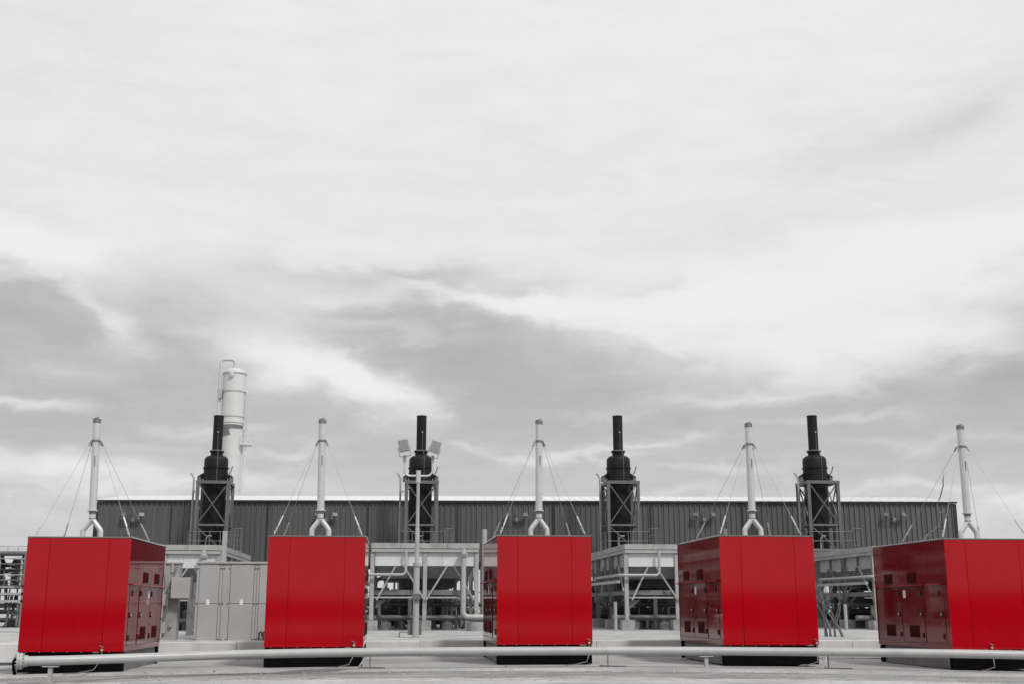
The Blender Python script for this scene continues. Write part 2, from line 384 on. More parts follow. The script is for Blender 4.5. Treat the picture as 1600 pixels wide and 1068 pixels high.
for x in (4.35, 9.9, 15.7, 20.9, 26.5, 32.2, 37.6, 43.0): MB().box(x - .035, x + .035, -.10, -.058, ZB, ZE - .13).build('joint_trim', M['trim'], shed)
for i in range(10):
    x = .2 + i * (BL - .4) / 9
    for y in (.25, BD - .25): MB().ibeam((x, y, .4), (x, y, ZE - .2), .2, .25).build('column', M['mid'], shed)
    MB().bar((x, .3, ZE - .25), (x, BD / 2, zr - .25), .12, .3).build('rafter', M['mid'], shed); MB().bar((x, BD - .3, ZE - .25), (x, BD / 2, zr - .25), .12, .3).build('rafter', M['mid'], shed)
MB().box(.3, BL - .3, .1, .35, ZB - .05, ZB + .12).build('girt', M['mid'], shed)

def wall_xy(u, off=0): return (-17.07 + u * math.cos(BA) - off * math.sin(BA) * -1, 69.5 + u * math.sin(BA) - off * math.cos(BA))
# twin floodlights on the shed wall
def floodlight_head(parent, c, yaw, tilt, s=1.0, m='palepipe', roll=0):
    h = MB(); w, hh, dd = .21 * s, .17 * s, .10 * s
    h.add([(-w, -dd, -hh), (w, -dd, -hh), (w, -dd, hh), (-w, -dd, hh), (-w * .65, dd, -hh * .6), (w * .65, dd, -hh * .6), (w * .65, dd, hh * .6), (-w * .65, dd, hh * .6)],
          [(0, 1, 2, 3), (5, 4, 7, 6), (4, 0, 3, 7), (1, 5, 6, 2), (3, 2, 6, 7), (4, 5, 1, 0)])
    o = h.build('lamp_head', M[m], parent, bevel=.01); o.location = c; o.rotation_euler = (tilt, roll, yaw)
    f = MB().box(-w * .86, w * .86, -dd - .012, -dd - .003, -hh * .82, hh * .82).build('glass', M['glass'], o)
    gr = MB()
    for i in range(7): gr.box(-w * .88, w * .88, -dd - .02, -dd - .013, -hh * .8 + hh * .26 * i, -hh * .8 + hh * .26 * i + .015)
    gr.build('guard_bars', M['mid'], o)
    k = MB()
    for i in range(6): k.box(-w * .62, w * .62, dd * (.1), dd * 1.35, -hh * .55 + hh * .2 * i, -hh * .55 + hh * .2 * i + .012)
    k.build('cooling_fins', M['mid'], o)
    y = MB().tube([(-w - .02, 0, 0), (-w - .02, 0, -hh - .08), (0, 0, -hh - .12), (w + .02, 0, -hh - .08), (w + .02, 0, 0)], .014, 6)
    y.build('yoke', M['mid'], o)
    return o
LW = ['beside the first guyed stack', 'behind the second guyed stack', 'left of the third guyed stack', 'left of the fourth guyed stack', 'near its right end']
for i, u in enumerate((2.2, 13.3, 24.35, 35.3, 46.5)):
    X, Y = wall_xy(u, .18)
    t = thing('wall_floodlight', 'twin floodlight on a curved bracket on the shed wall ' + LW[i], 'floodlight', (X, Y, 6.66 + .02 * i), BA, 'twin floodlights along the shed wall')
    MB().box(-.09, .09, -.05, .1, -.2, .05).build('junction_box', M['steel_dk'], t)
    for dx in (-.03, .06): MB().tube([(dx, 0, .0), (dx, 0, .62)], .018, 6).build('conduit', M['mid'], t)
    MB().tube([(-.48, -.1, .12), (-.46, -.1, -.02), (-.3, -.08, -.13), (0, -.03, -.16), (.3, -.08, -.13), (.46, -.1, -.02), (.48, -.1, .12)], .025, 8).build('bracket', M['dark'], t)
    floodlight_head(t, (-.5, -.14, .20), R(-22), R(-20), .72, 'mid'); floodlight_head(t, (.5, -.14, .20), R(22), R(-20), .72, 'mid')

# ------------------------------------------------------------------ machinery inside the shed
def make_machine():
    t = thing('compressor', 'm', 'compressor')
    MB().box(-2.9, 2.9, 0, 5, 0, .35).build('skid', M['mid'], t, bevel=.02)
    MB().box(-1.6, 1.4, .6, 4, .4, 2.0).build('engine_block', M['dark'], t, bevel=.05)
    MB().box(-1.2, 1.0, 1, 3.4, 2.0, 2.5).build('engine_head', M['mid'], t, bevel=.05)
    for k in range(6): MB().tube([(-1.2 + .44 * k, .5, 1.0), (-1.2 + .44 * k, .5, 1.9)], .13, 10).build('cylinder', M['mid'], t)
    MB().tube([(1.5, 1.4, 1.2), (2.8, 1.4, 1.2)], .55, 20).build('bottle', M['pale'], t); MB().tube([(-2.8, 2, 1.5), (-1.7, 2, 1.5)], .6, 20).build('radiator_drum', M['dark'], t)
    for x in (-2.5, 2.2): MB().tube([(x, .4, .3), (x, .4, 2.3)] + arc((x + .3, .4, 2.3), .3, 180, 90, 5) + [(x + 1.2, .4, 2.6)], .11, 10).build('pipe', M['mid'], t)
    for k in range(5): MB().ibeam((-2.8 + 1.4 * k, -.1, .3), (-2.8 + 1.4 * k, -.1, 2.75), .12, .12).build('post', M['mid'], t)
    MB().box(-2.9, 2.9, -.17, -.03, 2.75, 2.88).build('rail', M['mid'], t); MB().box(-2.9, 2.9, -.15, -.05, 1.6, 1.66).build('rail', M['mid'], t)
    MB().tube([(.3, 2.2, 2.4), (.3, 2.2, 3.6)], .3, 16).build('exhaust_duct', M['blackstack'], t)
    return t
mach = make_machine()
for i, (x, y, lb) in enumerate(((-9.9, 70.8, 'behind the cooler between the first two red enclosures'), (1.6, 69.9, 'behind the cooler under the tall floodlight pole'), (12.6, 69.2, 'behind the cooler right of the third enclosure'), (23.6, 68.4, 'behind the cooler right of the fourth enclosure'))):
    o = mach if i == 0 else copy_tree(mach)
    o.location = (x, y, .72); o['label'] = 'dark engine compressor under the shed ' + lb; o['group'] = 'compressors under the shed'

# ------------------------------------------------------------------ catalyst towers with black stacks
def make_tower():
    t = thing('exhaust_tower', 'm', 'exhaust stack')
    sh = MB().lathe([(.30, 2.6), (.56, 3.2), (.58, 5.2), (.63, 5.9), (.64, 7.6), (.645, 7.62)], n=28).build('lower_duct', M['blackstack'], t)
    up = MB().lathe([(.66, 7.6), (.66, 8.52), (.655, 9.0), (.62, 9.1), (.52, 9.19), (.36, 9.25), (.3, 9.28)], n=32).build('silencer', M['blackstack'], t)
    MB().lathe([(.71, 8.50), (.71, 8.56)], n=28).build('flange', M['blackstack'], up)
    MB().lathe([(.66, 7.62), (.72, 7.66), (.72, 7.72), (.66, 7.76)], n=28).build('flange', M['blackstack'], up)
    MB().lathe([(.33, 9.27), (.33, 9.42), (.39, 9.42), (.39, 9.47)], n=24).build('neck', M['blackstack'], t)
    MB().lathe([(.39, 9.49), (.39, 9.54)], n=24).build('flange', M['mid'], t, label='grey bolted ring at the foot of the black chimney')
    ch = MB().lathe([(.275, 9.54), (.275, 11.44), (.29, 11.45), (.29, 11.5), (.27, 11.52)], n=28).build('chimney', M['blackstack'], t)
    MB().tube([(.05, -.27, 10.55), (.05, -.34, 10.55)], .035, 8).build('sample_port', M['white'], ch)
    MB().tube([(.06, -.30, 10.5), (.06, -.30, 9.6), (.12, -.42, 9.5), (.16, -.68, 9.1), (.16, -.69, 7.75)], .011, 5).build('sensor_cable', M['mid'], t)
    for k in (-1, 1):
        MB().lathe([(.16, 7.78), (.16, 8.05), (.1, 8.1)], c=(k * .84, 0), n=12).build('support_spring', M['mid'], t)
        MB().bar((k * .55, 0, 8.2), (k * .9, 0, 7.98), .3, .22).build('lug', M['blackstack'], t)
    MB().tube([(.72, -.3, 8.1), (.86, -.3, 8.35), (.95, -.3, 8.62)], .035, 6).build('grab_arm', M['mid'], t)
    F = t; x0, x1, y0, y1 = -.78, .88, -.95, .75
    for x in (x0, x1):
        for y in (y0, y1): MB().ibeam((x, y, 0), (x, y, 7.58), .17, .17).build('leg', M['frame'], F)
    zt = 7.67
    for y in (y0, y1): MB().box(x0 - .1, x1 + .1, y - .09, y + .09, zt - .085, zt + .085).build('top_beam', M['frame'], F)
    for x in (x0, x1): MB().box(x - .09, x + .09, y0 + .093, y1 - .093, zt - .083, zt + .083).build('top_beam', M['frame'], F)
    for y in (y0, y1):
        MB().box(x0 + .1, x1 - .1, y - .05, y + .05, 5.28, 5.39).build('cross_beam', M['frame'], F)
        e = -.03 if y < 0 else .03
        MB().bar((x0 + .1, y + e, 7.5), (x1 - .1, y + e, 5.45), .10, .05).build('brace', M['frame'], F); MB().bar((x1 - .1, y - e, 7.5), (x0 + .1, y - e, 5.45), .10, .05).build('brace', M['frame'], F)
        MB().bar((x0 + .1, y + e, 5.2), (x1 - .1, y + e, 3.9), .10, .05).build('brace', M['frame'], F)
    for x in (x0, x1):
        MB().box(x - .05, x + .05, y0 + .1, y1 - .1, 5.28, 5.39).build('cross_beam', M['frame'], F)
        MB().bar((x - .03, y0 + .1, 7.5), (x - .03, y1 - .1, 5.45), .05, .07).build('brace', M['frame'], F); MB().bar((x + .03, y1 - .1, 7.5), (x + .03, y0 + .1, 5.45), .05, .07).build('brace', M['frame'], F)
    MB().box(-1.05, 1.3, -1.75, .9, 3.78, 3.88).build('platform', M['frame'], F)
    rl = MB()
    def rail(a, b, n):
        a = Vector(a); b = Vector(b)
        for i in range(n + 1):
            p = a.lerp(b, i / n); rl.tube([p, p + Vector((0, 0, 1.05))], .022, 6)
        for h in (1.05, .55): rl.tube([a + Vector((0, 0, h)), b + Vector((0, 0, h))], .02, 6)
        rl.bar(a + Vector((0, 0, .08)), b + Vector((0, 0, .08)), .012, .12)
    rail((-1.0, -1.7, 3.88), (1.25, -1.7, 3.88), 4); rail((-1.0, -1.7, 3.88), (-1.0, .85, 3.88), 3); rail((1.25, -1.7, 3.88), (1.25, -.6, 3.88), 1)
    rl.build('railing', M['mid'], F)
    lc = MB()
    for x in (1.35, 1.75): lc.tube([(x, -1.2, 0), (x, -1.2, 5.1)], .02, 6)
    for k in range(17): lc.tube([(1.35, -1.2, .3 + .28 * k), (1.75, -1.2, .3 + .28 * k)], .014, 5)
    for x in (1.3, 1.45, 1.62, 1.8): lc.tube([(x, -1.75, 3.2), (x, -1.75, 5.12)], .014, 5)
    for z in (3.9, 5.1): lc.tube([(1.35, -1.2, z), (1.3, -1.6, z), (1.45, -1.75, z), (1.65, -1.75, z), (1.8, -1.6, z), (1.75, -1.2, z)], .02, 5)
    lc.build('caged_ladder', M['mid'], F)
    MB().tube([(-1.12, -.3, 0), (-1.12, -.3, 7.9), (-1.2, -.3, 8.1), (-1.32, -.3, 8.22)], .055, 8).build('vent_pipe', M['pale'], F)
    MB().bar((-1.1, -.3, 7.2), (x0, -.3, 7.2), .04).build('pipe_bracket', M['frame'], F)
    MB().tube([(-.2, -.8, 3.9), (-.2, -.8, 4.6), (-.1, -.8, 4.75), (.1, -.8, 4.75)], .04, 8).build('sample_line', M['pale'], F)
    return t
tw = make_tower()
TP = [(-9.9, 66.0, 'leftmost black exhaust stack in a braced frame, in front of the white column'), (1.52, 64.9, 'black exhaust stack in a braced frame directly behind the tall floodlight pole'),
      (12.55, 63.8, 'black exhaust stack in a braced frame between the third and fourth silver guyed stacks'), (23.48, 62.6, 'rightmost black exhaust stack in a braced frame beside the fourth silver guyed stack')]
for i, (x, y, lb) in enumerate(TP):
    o = tw if i == 0 else copy_tree(tw)
    o.location = (x, y, .72); o['label'] = lb; o['group'] = 'black exhaust stacks in braced frames'

# ------------------------------------------------------------------ white column vessel behind the shed
v = thing('column_vessel', 'tall white cylindrical process column with piping, rising behind the leftmost black stack', 'process column', (-11.36, 82, .7))
MB().lathe([(.70, 0), (.70, 12.7), (.74, 13.1)], c=(.12, 0), n=32).build('lower_shell', M['tankwhite'], v)
MB().lathe([(.69, 12.65), (.70, 13.0), (.80, 13.55)], n=32).build('transition_cone', M['mid'], v)
MB().lathe([(.79, 13.4), (.79, 17.0), (.77, 17.18), (.66, 17.36), (.4, 17.48), (.1, 17.52)], n=32).build('upper_shell', M['tankwhite'], v)
for z, r_ in ((17.05, .83), (15.75, .82), (13.95, .82), (10.3, .72)): MB().lathe([(r_, z), (r_, z + .07)], n=32).build('ring', M['pale'], v)
MB().tube([(0, -.2, 17.4), (0, -.2, 17.75)] + arc((-.25, -.2, 17.85), .25, 0, 90, 6) + arc((-.72, -.2, 17.85), .25, 90, 180, 6) + [(-.97, -.2, 17.6), (-.97, -.2, 1)], .12, 12).build('overhead_pipe', M['tankwhite'], v)
MB().lathe([(.1, 16.75), (.17, 16.85), (.17, 17.1)], c=(-.1, -.85), n=12).build('nozzle', M['white'], v)
MB().tube([(.6, -.2, 15.85), (.85, -.2, 15.85)] + arc((.85, -.2, 15.75), .1, 90, 0, 4) + [(.95, -.2, 12.5), (.8, -.2, 12.2), (.8, -.2, 10.8), (.8, -.2, 1)], .075, 10).build('side_pipe', M['tankwhite'], v)
MB().tube([(.3, -.9, 10.0), (.42, -.95, 9.6), (.42, -.95, 1)], .11, 10).build('drain_pipe', M['tankwhite'], v); MB().tube([(1.02, -.4, 12.0), (1.02, -.4, 1)], .04, 8).build('conduit', M['white'], v)
pf = MB().box(.7, 1.45, -.7, .4, 12.0, 12.06)
for x, y in ((.75, -.68), (1.42, -.68), (1.42, .38)): pf.tube([(x, y, 12.05), (x, y, 12.75)], .02, 6)
for h in (12.4, 12.75): pf.tube([(.75, -.68, h), (1.42, -.68, h), (1.42, .38, h)], .02, 6)
pf.build('platform', M['white'], v)
pf = MB().box(-1.0, -.75, -.5, .1, 15.3, 15.9); pf.build('valve_box', M['pale'], v)
ld = MB()
for x in (1.08, 1.25): ld.tube([(x, -.35, 12), (x, -.35, 15.8)], .015, 5)
for k in range(15): ld.tube([(1.08, -.35, 12.1 + .25 * k), (1.25, -.35, 12.1 + .25 * k)], .01, 4)
ld.build('ladder', M['white'], v)
MB().lathe([(.14, 12.9), (.14, 13.1)], c=(-.85, -.2), n=12).build('flange', M['white'], v)

# ------------------------------------------------------------------ aerial coolers
def make_cooler():
    t = thing('aerial_cooler', 'm', 'cooler'); DD = 10.6; HW = 2.3
    ny = [0, 3.5, 7.0, 10.5]
    for y in ny:
        for x in (-2.23, 0, 2.2):
            p = MB().box(x - .28, x + .28, y - .1, y + .45, -.2, .36).build('concrete_pier', M['concrete'], t, bevel=.02)
            MB().box(x - .15, x + .15, y + .03, y + .33, .36, .385).build('base_plate', M['mid'], p)
            MB().ibeam((x, y + .18, .385), (x, y + .18, 3.19), .17, .17).build('column', M['pale' if y == 0 else 'mid'], t)
    # top kerb of planks: front, sides
    for a, b in ((-HW, -1.06), (-1.045, .93), (.945, HW)): MB().box(a, b, 0, .09, 3.35, 3.57).build('edge_board', M['pale'], t, bevel=.006)
    for x, y in ((-HW, .1), (HW - .09, .1)):
        for k in range(4): MB().box(x, x + .09, y + 2.6 * k, y + 2.585 + 2.6 * k, 3.35, 3.57 - .002 * k).build('edge_board', M['pale'], t, bevel=.006)
    MB().box(-HW + .02, HW - .02, .03, .13, 3.2, 3.34).build('lip_beam', M['palepipe'], t)
    for x in (-HW + .02, HW - .12): MB().box(x, x + .1, .14, DD, 3.2, 3.34).build('lip_beam', M['pale'], t)
    MB().box(-HW + .1, HW - .1, .15, DD, 3.36, 3.42).build('deck', M['mid'], t)
    # plenum panels
    for a, b in ((-2.12, -.72), (-.71, .74), (.75, 2.11)): MB().box(a, b, .17, .21, 2.62, 3.19).build('plenum_panel', M['white'], t)
    for x in (-2.12, 2.08):
        for k in range(6): MB().box(x, x + .04, .42 + 1.68 * k, 2.07 + 1.68 * k, 2.62, 3.19).build('plenum_panel', M['pale'], t)
    for x in (-2.2, 2.17):
        for k in range(7): MB().box(x - .02, x + .05, .38 + 1.68 * k, .45 + 1.68 * k, 2.2, 3.19).build('stiffener', M['mid'], t)
    h = MB(); h.add([(-2.1, .24, 2.61), (2.1, .24, 2.61), (1.85, .6, 2.12), (-1.85, .6, 2.12), (-2.1, DD, 2.61), (2.1, DD, 2.61), (1.75, DD - .5, 2.12), (-1.75, DD - .5, 2.12)],
        [(0, 3, 2, 1), (4, 5, 6, 7), (0, 4, 7, 3), (1, 2, 6, 5), (3, 7, 6, 2), (0, 1, 5, 4)]); h.build('fan_plenum', M['mid'], t)
    MB().box(-.6, 1.75, .75, .8, 2.14, 2.42).build('motor_shield', M['pale'], t)
    for k in range(3): MB().lathe([(1.25, 1.75), (1.25, 2.12)], c=(.2, 2.6 + 3.0 * k), n=28).build('fan_ring', M['dark'], t)
    for k in range(3): MB().tube([(.2, 2.6 + 3 * k, .9), (.2, 2.6 + 3 * k, 1.8)], .3, 14).build('fan_motor', M['dark'], t)
    # beams and braces
    MB().box(-2.13, -.09, .34, .46, 1.42, 1.62).build('beam', M['mid'], t); MB().box(.09, 2.1, .34, .46, 1.42, 1.62).build('beam', M['mid'], t)
    MB().box(-2.14, -.1, .10, .2, 1.28, 1.34).build('tie_bar', M['palepipe'], t); MB().box(.1, 2.1, .10, .2, 1.28, 1.34).build('tie_bar', M['palepipe'], t)
    for y in ny[1:]: MB().box(-2.13, 2.1, y + .12, y + .24, 1.42, 1.62).build('beam', M['mid'], t)
    for x in (-2.23, 2.2):
        for a, b in zip(ny, ny[1:]):
            MB().box(x - .05, x + .05, a + .28, b + .08, 1.42, 1.6).build('beam', M['mid'], t)
            MB().bar((x - .02, a + .3, 1.2), (x - .02, (a + b) / 2 + .1, 2.75), .06).build('brace', M['pale' if a == 0 else 'mid'], t)
            MB().bar((x - .02, b + .05, 1.2), (x - .02, (a + b) / 2 + .25, 2.75), .06).build('brace', M['mid'], t)
    for a, b in (((-2.02, 1.21), (-1.18, 2.76)), ((0, 1.2), (-.98, 2.76)), ((.05, 1.2), (1.02, 2.76)), ((2.1, 1.19), (1.15, 2.76))):
        MB().bar((a[0], .04, a[1]), (b[0], .22, b[1]), .075, .06).build('brace', M['pale'], t)
    for x in (-2.05, 2.02): MB().add([(x, .3, 1.2), (x + (.45 if x < 0 else -.45), .3, 1.2), (x, .3, .85), (x, .33, 1.2), (x + (.45 if x < 0 else -.45), .33, 1.2), (x, .33, .85)], [(0, 1, 2), (5, 4, 3), (0, 3, 4, 1), (1, 4, 5, 2), (2, 5, 3, 0)]).build('gusset', M['mid'], t)
    # piping
    MB().tube([(-.82, -.1, 3.30), (-.82, -.1, 2.42)] + arc((-.99, -.1, 2.42), .17, 0, -90, 5) + [(-2.35, -.1, 2.25)] + arc((-2.35, .1, 2.25), .2, 270, 180, 5, 'xy') + [(-2.55, 6.0, 2.25)], .058, 12).build('drain_pipe', M['palepipe'], t)
    rp = MB().tube([(1.62, -.15, 3.2), (1.62, -.15, .75)] + arc((1.86, -.15, .75), .24, 180, 270, 6) + [(3.5, -.15, .51), (3.5, -.15, .5)], .105, 14).build('riser_pipe', M['palepipe'], t)
    MB().lathe([(.19, 3.04), (.19, 3.09)], c=(1.62, -.15), n=18).build('flange', M['pale'], rp); MB().lathe([(.19, 3.11), (.19, 3.16)], c=(1.62, -.15), n=18).build('flange', M['pale'], rp)
    MB().lathe([(.12, 3.16), (.09, 3.34)], c=(1.62, -.15), n=14).build('nozzle', M['pale'], rp)
    MB().lathe([(.42, -.3), (.42, .3)], c=(2.2, -.15), n=24).build('round_pier', M['concrete'], t)
    for y, z, r_, m_ in ((2.4, 1.03, .10, 'dark'), (1.6, .46, .12, 'mid'), (4.6, .75, .14, 'dark'), (6, 1.25, .12, 'mid'), (8, .5, .2, 'dark')): MB().tube([(-2.6, y, z), (2.6, y, z)], r_, 12).build('header_pipe', M[m_], t)
    MB().box(-2.62, -2.48, .3, 8.5, 1.92, 2.04).build('cable_tray', M['palepipe'], t)
    rnd = random.Random(11)
    for k in range(34):
        x = -1.95 + .118 * k + rnd.uniform(-.08, .08); y = rnd.uniform(1.5, 9); z1 = rnd.choice((.46, 1.03, 1.25, 1.4))
        MB().tube([(x, y, .0), (x, y, z1)], rnd.choice((.04, .06, .09)), 8).build('riser', M[rnd.choice(('mid', 'dark', 'dark', 'pale'))], t)
    for k in range(6):
        x = -1.6 + .66 * k; MB().lathe([(.22, -.2), (.22, .26), (.12, .3), (.12, .46)], c=(x, 1.6 + (k % 2) * 2.5), n=14).build('pipe_pedestal', M['concrete'], t)
    for k in range(8):
        x = -1.9 + .52 * k; MB().box(x, x + .36, 5.2 + k % 3, 5.9 + k % 3, .1, .8 + .25 * (k % 3)).build('valve_skid', M['dark'], t, bevel=.02)
    MB().tube([(-1.9, 1.4, 1.0)] + arc((-1.7, 1.4, .7), .22, 180, 270, 5) + [(1.5, 1.4, .46)], .07, 10).build('header_pipe', M['mid'], t)
    for k in range(9):
        a_ = rnd.uniform(-2, 1.6); b_ = rnd.uniform(.8, 8); MB().tube([(a_, b_, rnd.uniform(.2, 1.2)), (a_ + rnd.uniform(-.9, .9), b_ + .1, rnd.uniform(.9, 2.0))], .05, 7).build('diagonal_pipe', M[rnd.choice(('dark', 'mid', 'pale'))], t)
    for k in range(5): MB().tube([(.9 + .2 * k, 3.0, .3), (.9 + .2 * k, 3.0, 1.3)], .02, 6).build('tubing', M['pale'], t)
    return t
cl = make_cooler()
CP = [(-9.40, 50, .64, 'pale grey air cooler frame behind the grey control cabinet, partly behind the first red enclosure'), (1.43, 50, .765, 'pale grey air cooler on concrete piers directly behind the tall floodlight pole'),
      (12.34, 50, .77, 'pale grey air cooler on concrete piers between the third and fourth red enclosures'), (23.48, 50, .74, 'pale grey air cooler behind the dry bush, between the fourth and fifth red enclosures')]
for i, (x, y, z, lb) in enumerate(CP):
    o = cl if i == 0 else copy_tree(cl)
    o.location = (x, y, z); o['label'] = lb; o['group'] = 'air coolers on concrete piers'

# posts near the coolers
def post(x, y, z0, z1, r_, name, label, cat, m='pale', group=None, sq=False):
    b = MB()
    if sq: b.box(-r_, r_, -r_, r_, 0, z1 - z0)
    else: b.tube([(0, 0, 0), (0, 0, z1 - z0)], r_, 14)
    o = b.build(name, M[m]); o.location = (x, y, z0); return tag(o, label, cat, group)
post(-6.55, 47, .55, 4.6, .085, 'vent_post', 'pale square post rising above the grey cabinet beside the cooler deck', 'post', 'palepipe', sq=True)
post(5.04, 64, .6, 5.85, .15, 'vent_pipe', 'pale upright vent pipe in front of shed left of the third red enclosure', 'pipe', 'palepipe')
post(9.50, 49.6, .6, 1.9, .07, 'marker_post', 'short grey upright post beside the cooler right of the third enclosure', 'post', 'pale')
post(19.60, 49.6, .6, 1.8, .07, 'marker_post', 'short grey upright post behind the dry bush', 'post', 'pale')

# ------------------------------------------------------------------ grey control cabinet
cb_ = thing('control_cabinet', 'large pale grey steel cabinet with bolted doors left of the second red enclosure', 'cabinet', (-6.66, 41.5, .48))
Wc, Hc = 3.3, 2.66
MB().box(0, Wc, .03, 1.4, 0, Hc).build('body', M['cabinet'], cb_)
MB().box(-.04, Wc + .04, -.06, 1.45, Hc, Hc + .07).build('lid', M['cabinet'], cb_, bevel=.008)
x = 0
for a, b, nm in ((0, .08, 'post'), (.095, .76, 'door'), (.775, .86, 'post'), (.875, 1.13, 'post'), (1.15, 1.93, 'door'), (1.945, 2.03, 'post'), (2.045, 2.12, 'post'), (2.135, 2.8, 'door'), (2.815, Wc, 'post')):
    if nm == 'door':
        for z0, z1 in ((.02, 1.305), (1.32, Hc - .01)): MB().box(a, b, -.022, .028, z0, z1).build('door', M['cabinet'], cb_, bevel=.006)
    else: MB().box(a, b, -.012, .028, .02, Hc - .01).build('door_post', M['cabinet'], cb_, bevel=.004)
bo = MB().tube([(0, 0, 0), (0, -.02, 0)], .022, 10).build('bolt', M['trim'], cb_); bo.location = (.04, -.012, 2.5)
for x in (.04, .82, .92, 1.09, 1.985, 2.08):
    for z in (2.5, 1.31, .12): inst(bo, cb_, (x, -.012, z))
for x in (.42, 1.55): MB().box(x - .055, x + .055, -.028, -.0225, 1.27, 1.46).build('sticker', M['sticker'], cb_, label='small white paper notice')
for x in (2.22, 2.36): MB().tube([(x, -.2, -.0), (x, -.2, .32)] + arc((x + .05, -.2, .32), .05, 180, 0, 6) + [(x + .1, -.2, .22)], .03, 8).build('breather', M['dark'], cb_)

# electrical stand left of it
es = thing('electrical_stand', 'pale steel upright carrying a square electrical box, between first enclosure and cabinet', 'electrical stand', (-7.5, 41.8, .45))
MB().box(-.30, .20, 0, .5, 0, 2.7).build('upright', M['pale'], es, bevel=.01)
MB().box(-.42, .22, -.05, .55, 2.7, 2.74).build('cap', M['palepipe'], es)
MB().box(.0, .64, -.35, -.05, 1.52, 2.22).build('electrical_box', M['palepipe'], es, bevel=.012)
MB().box(.645, .70, -.33, -.07, 1.46, 2.28).build('hinge_plate', M['mid'], es)
MB().box(-.30, -.12, -.12, -.01, 1.28, 1.65).build('switch_box', M['palepipe'], es, bevel=.01); MB().box(-.32, -.15, -.12, -.01, .35, .72).build('switch_box', M['palepipe'], es, bevel=.01)
MB().box(-.05, .06, -.1, -.01, .55, .68).build('socket', M['pale'], es, bevel=.01)
MB().tube([(.1, -.1, 2.6), (.06, -.16, 2.35), (-.08, -.2, 2.0), (-.12, -.2, 1.5), (-.1, -.2, 1.15), (-.2, -.2, .9), (-.4, -.2, .75)], .035, 8).build('cable', M['steel_dk'], es)
MB().tube([(-.32, -.1, 2.4), (-.25, -.2, 2.1), (-.24, -.2, 1.9), (-.35, -.15, 1.7)], .02, 6).build('cable', M['mid'], es)
MB().tube([(-.05, -.03, 2.75), (-.05, -.03, 2.4)], .035, 8).build('conduit', M['palepipe'], es)
st2 = thing('steel_column', 'mid grey steel column with side cleats behind the electrical box', 'column', (-7.38, 45.4, .5))
MB().ibeam((0, 0, 0), (0, 0, 2.1), .35, .3, .025).build('shaft', M['mid'], st2)
for z in (.3, 1.2, 1.6): MB().box(.1, .42, -.2, -.05, z, z + .05).build('cleat', M['pale'], st2)

# ------------------------------------------------------------------ tall floodlight pole
fp = thing('floodlight_pole', 'tall pale pole with a U arm and two floodlights in front of the centre cooler', 'light pole', (.92, 43, .52))
MB().lathe([(.115, 0), (.11, 2.6), (.085, 2.7), (.08, 3.95), (.066, 4.0), (.055, 6.05)], n=16).build('pole', M['palepipe'], fp)
MB().lathe([(.14, 2.6), (.14, 2.72)], n=16).build('collar', M['pale'], fp)
MB().box(-.15, .13, -.21, -.10, 1.42, 1.64).build('clamp', M['steel_dk'], fp, bevel=.01)
MB().lathe([(.085, 5.65), (.085, 6.1)], n=14).build('sleeve', M['steel'], fp)
ar = MB().tube([(-.52, 0, 6.45), (-.52, 0, 6.2)] + arc((-.3, 0, 6.12), .22, 180, 270, 8) + arc((.3, 0, 6.12), .22, 270, 360, 8) + [(.52, 0, 6.2), (.52, 0, 6.45)], .038, 10).build('arm', M['steel'], fp)
for x in (-.52, .52): MB().lathe([(.055, 6.4), (.055, 6.66)], c=(x, 0), n=10).build('socket', M['pale'], ar)
floodlight_head(fp, (-.56, -.02, 6.98), R(0), R(-12), 1.15, 'palepipe', R(-10)).scale = (.82, .9, 1.3)
floodlight_head(fp, (.60, -.02, 6.95), R(0), R(-12), 1.15, 'palepipe', R(18)).scale = (.82, .9, 1.3)
MB().box(-.28, .22, .12, .3, .18, .62).build('switch_cabinet', M['mid'], fp, bevel=.01); MB().box(-.30, .24, .1, .32, .63, .69).build('cabinet_hood', M['steel_dk'], fp)
MB().tube([(-.28, .1, .28), (-.55, .1, .28), (-.58, .1, .25), (-.58, .1, .0)], .025, 6).build('conduit', M['steel_dk'], fp)

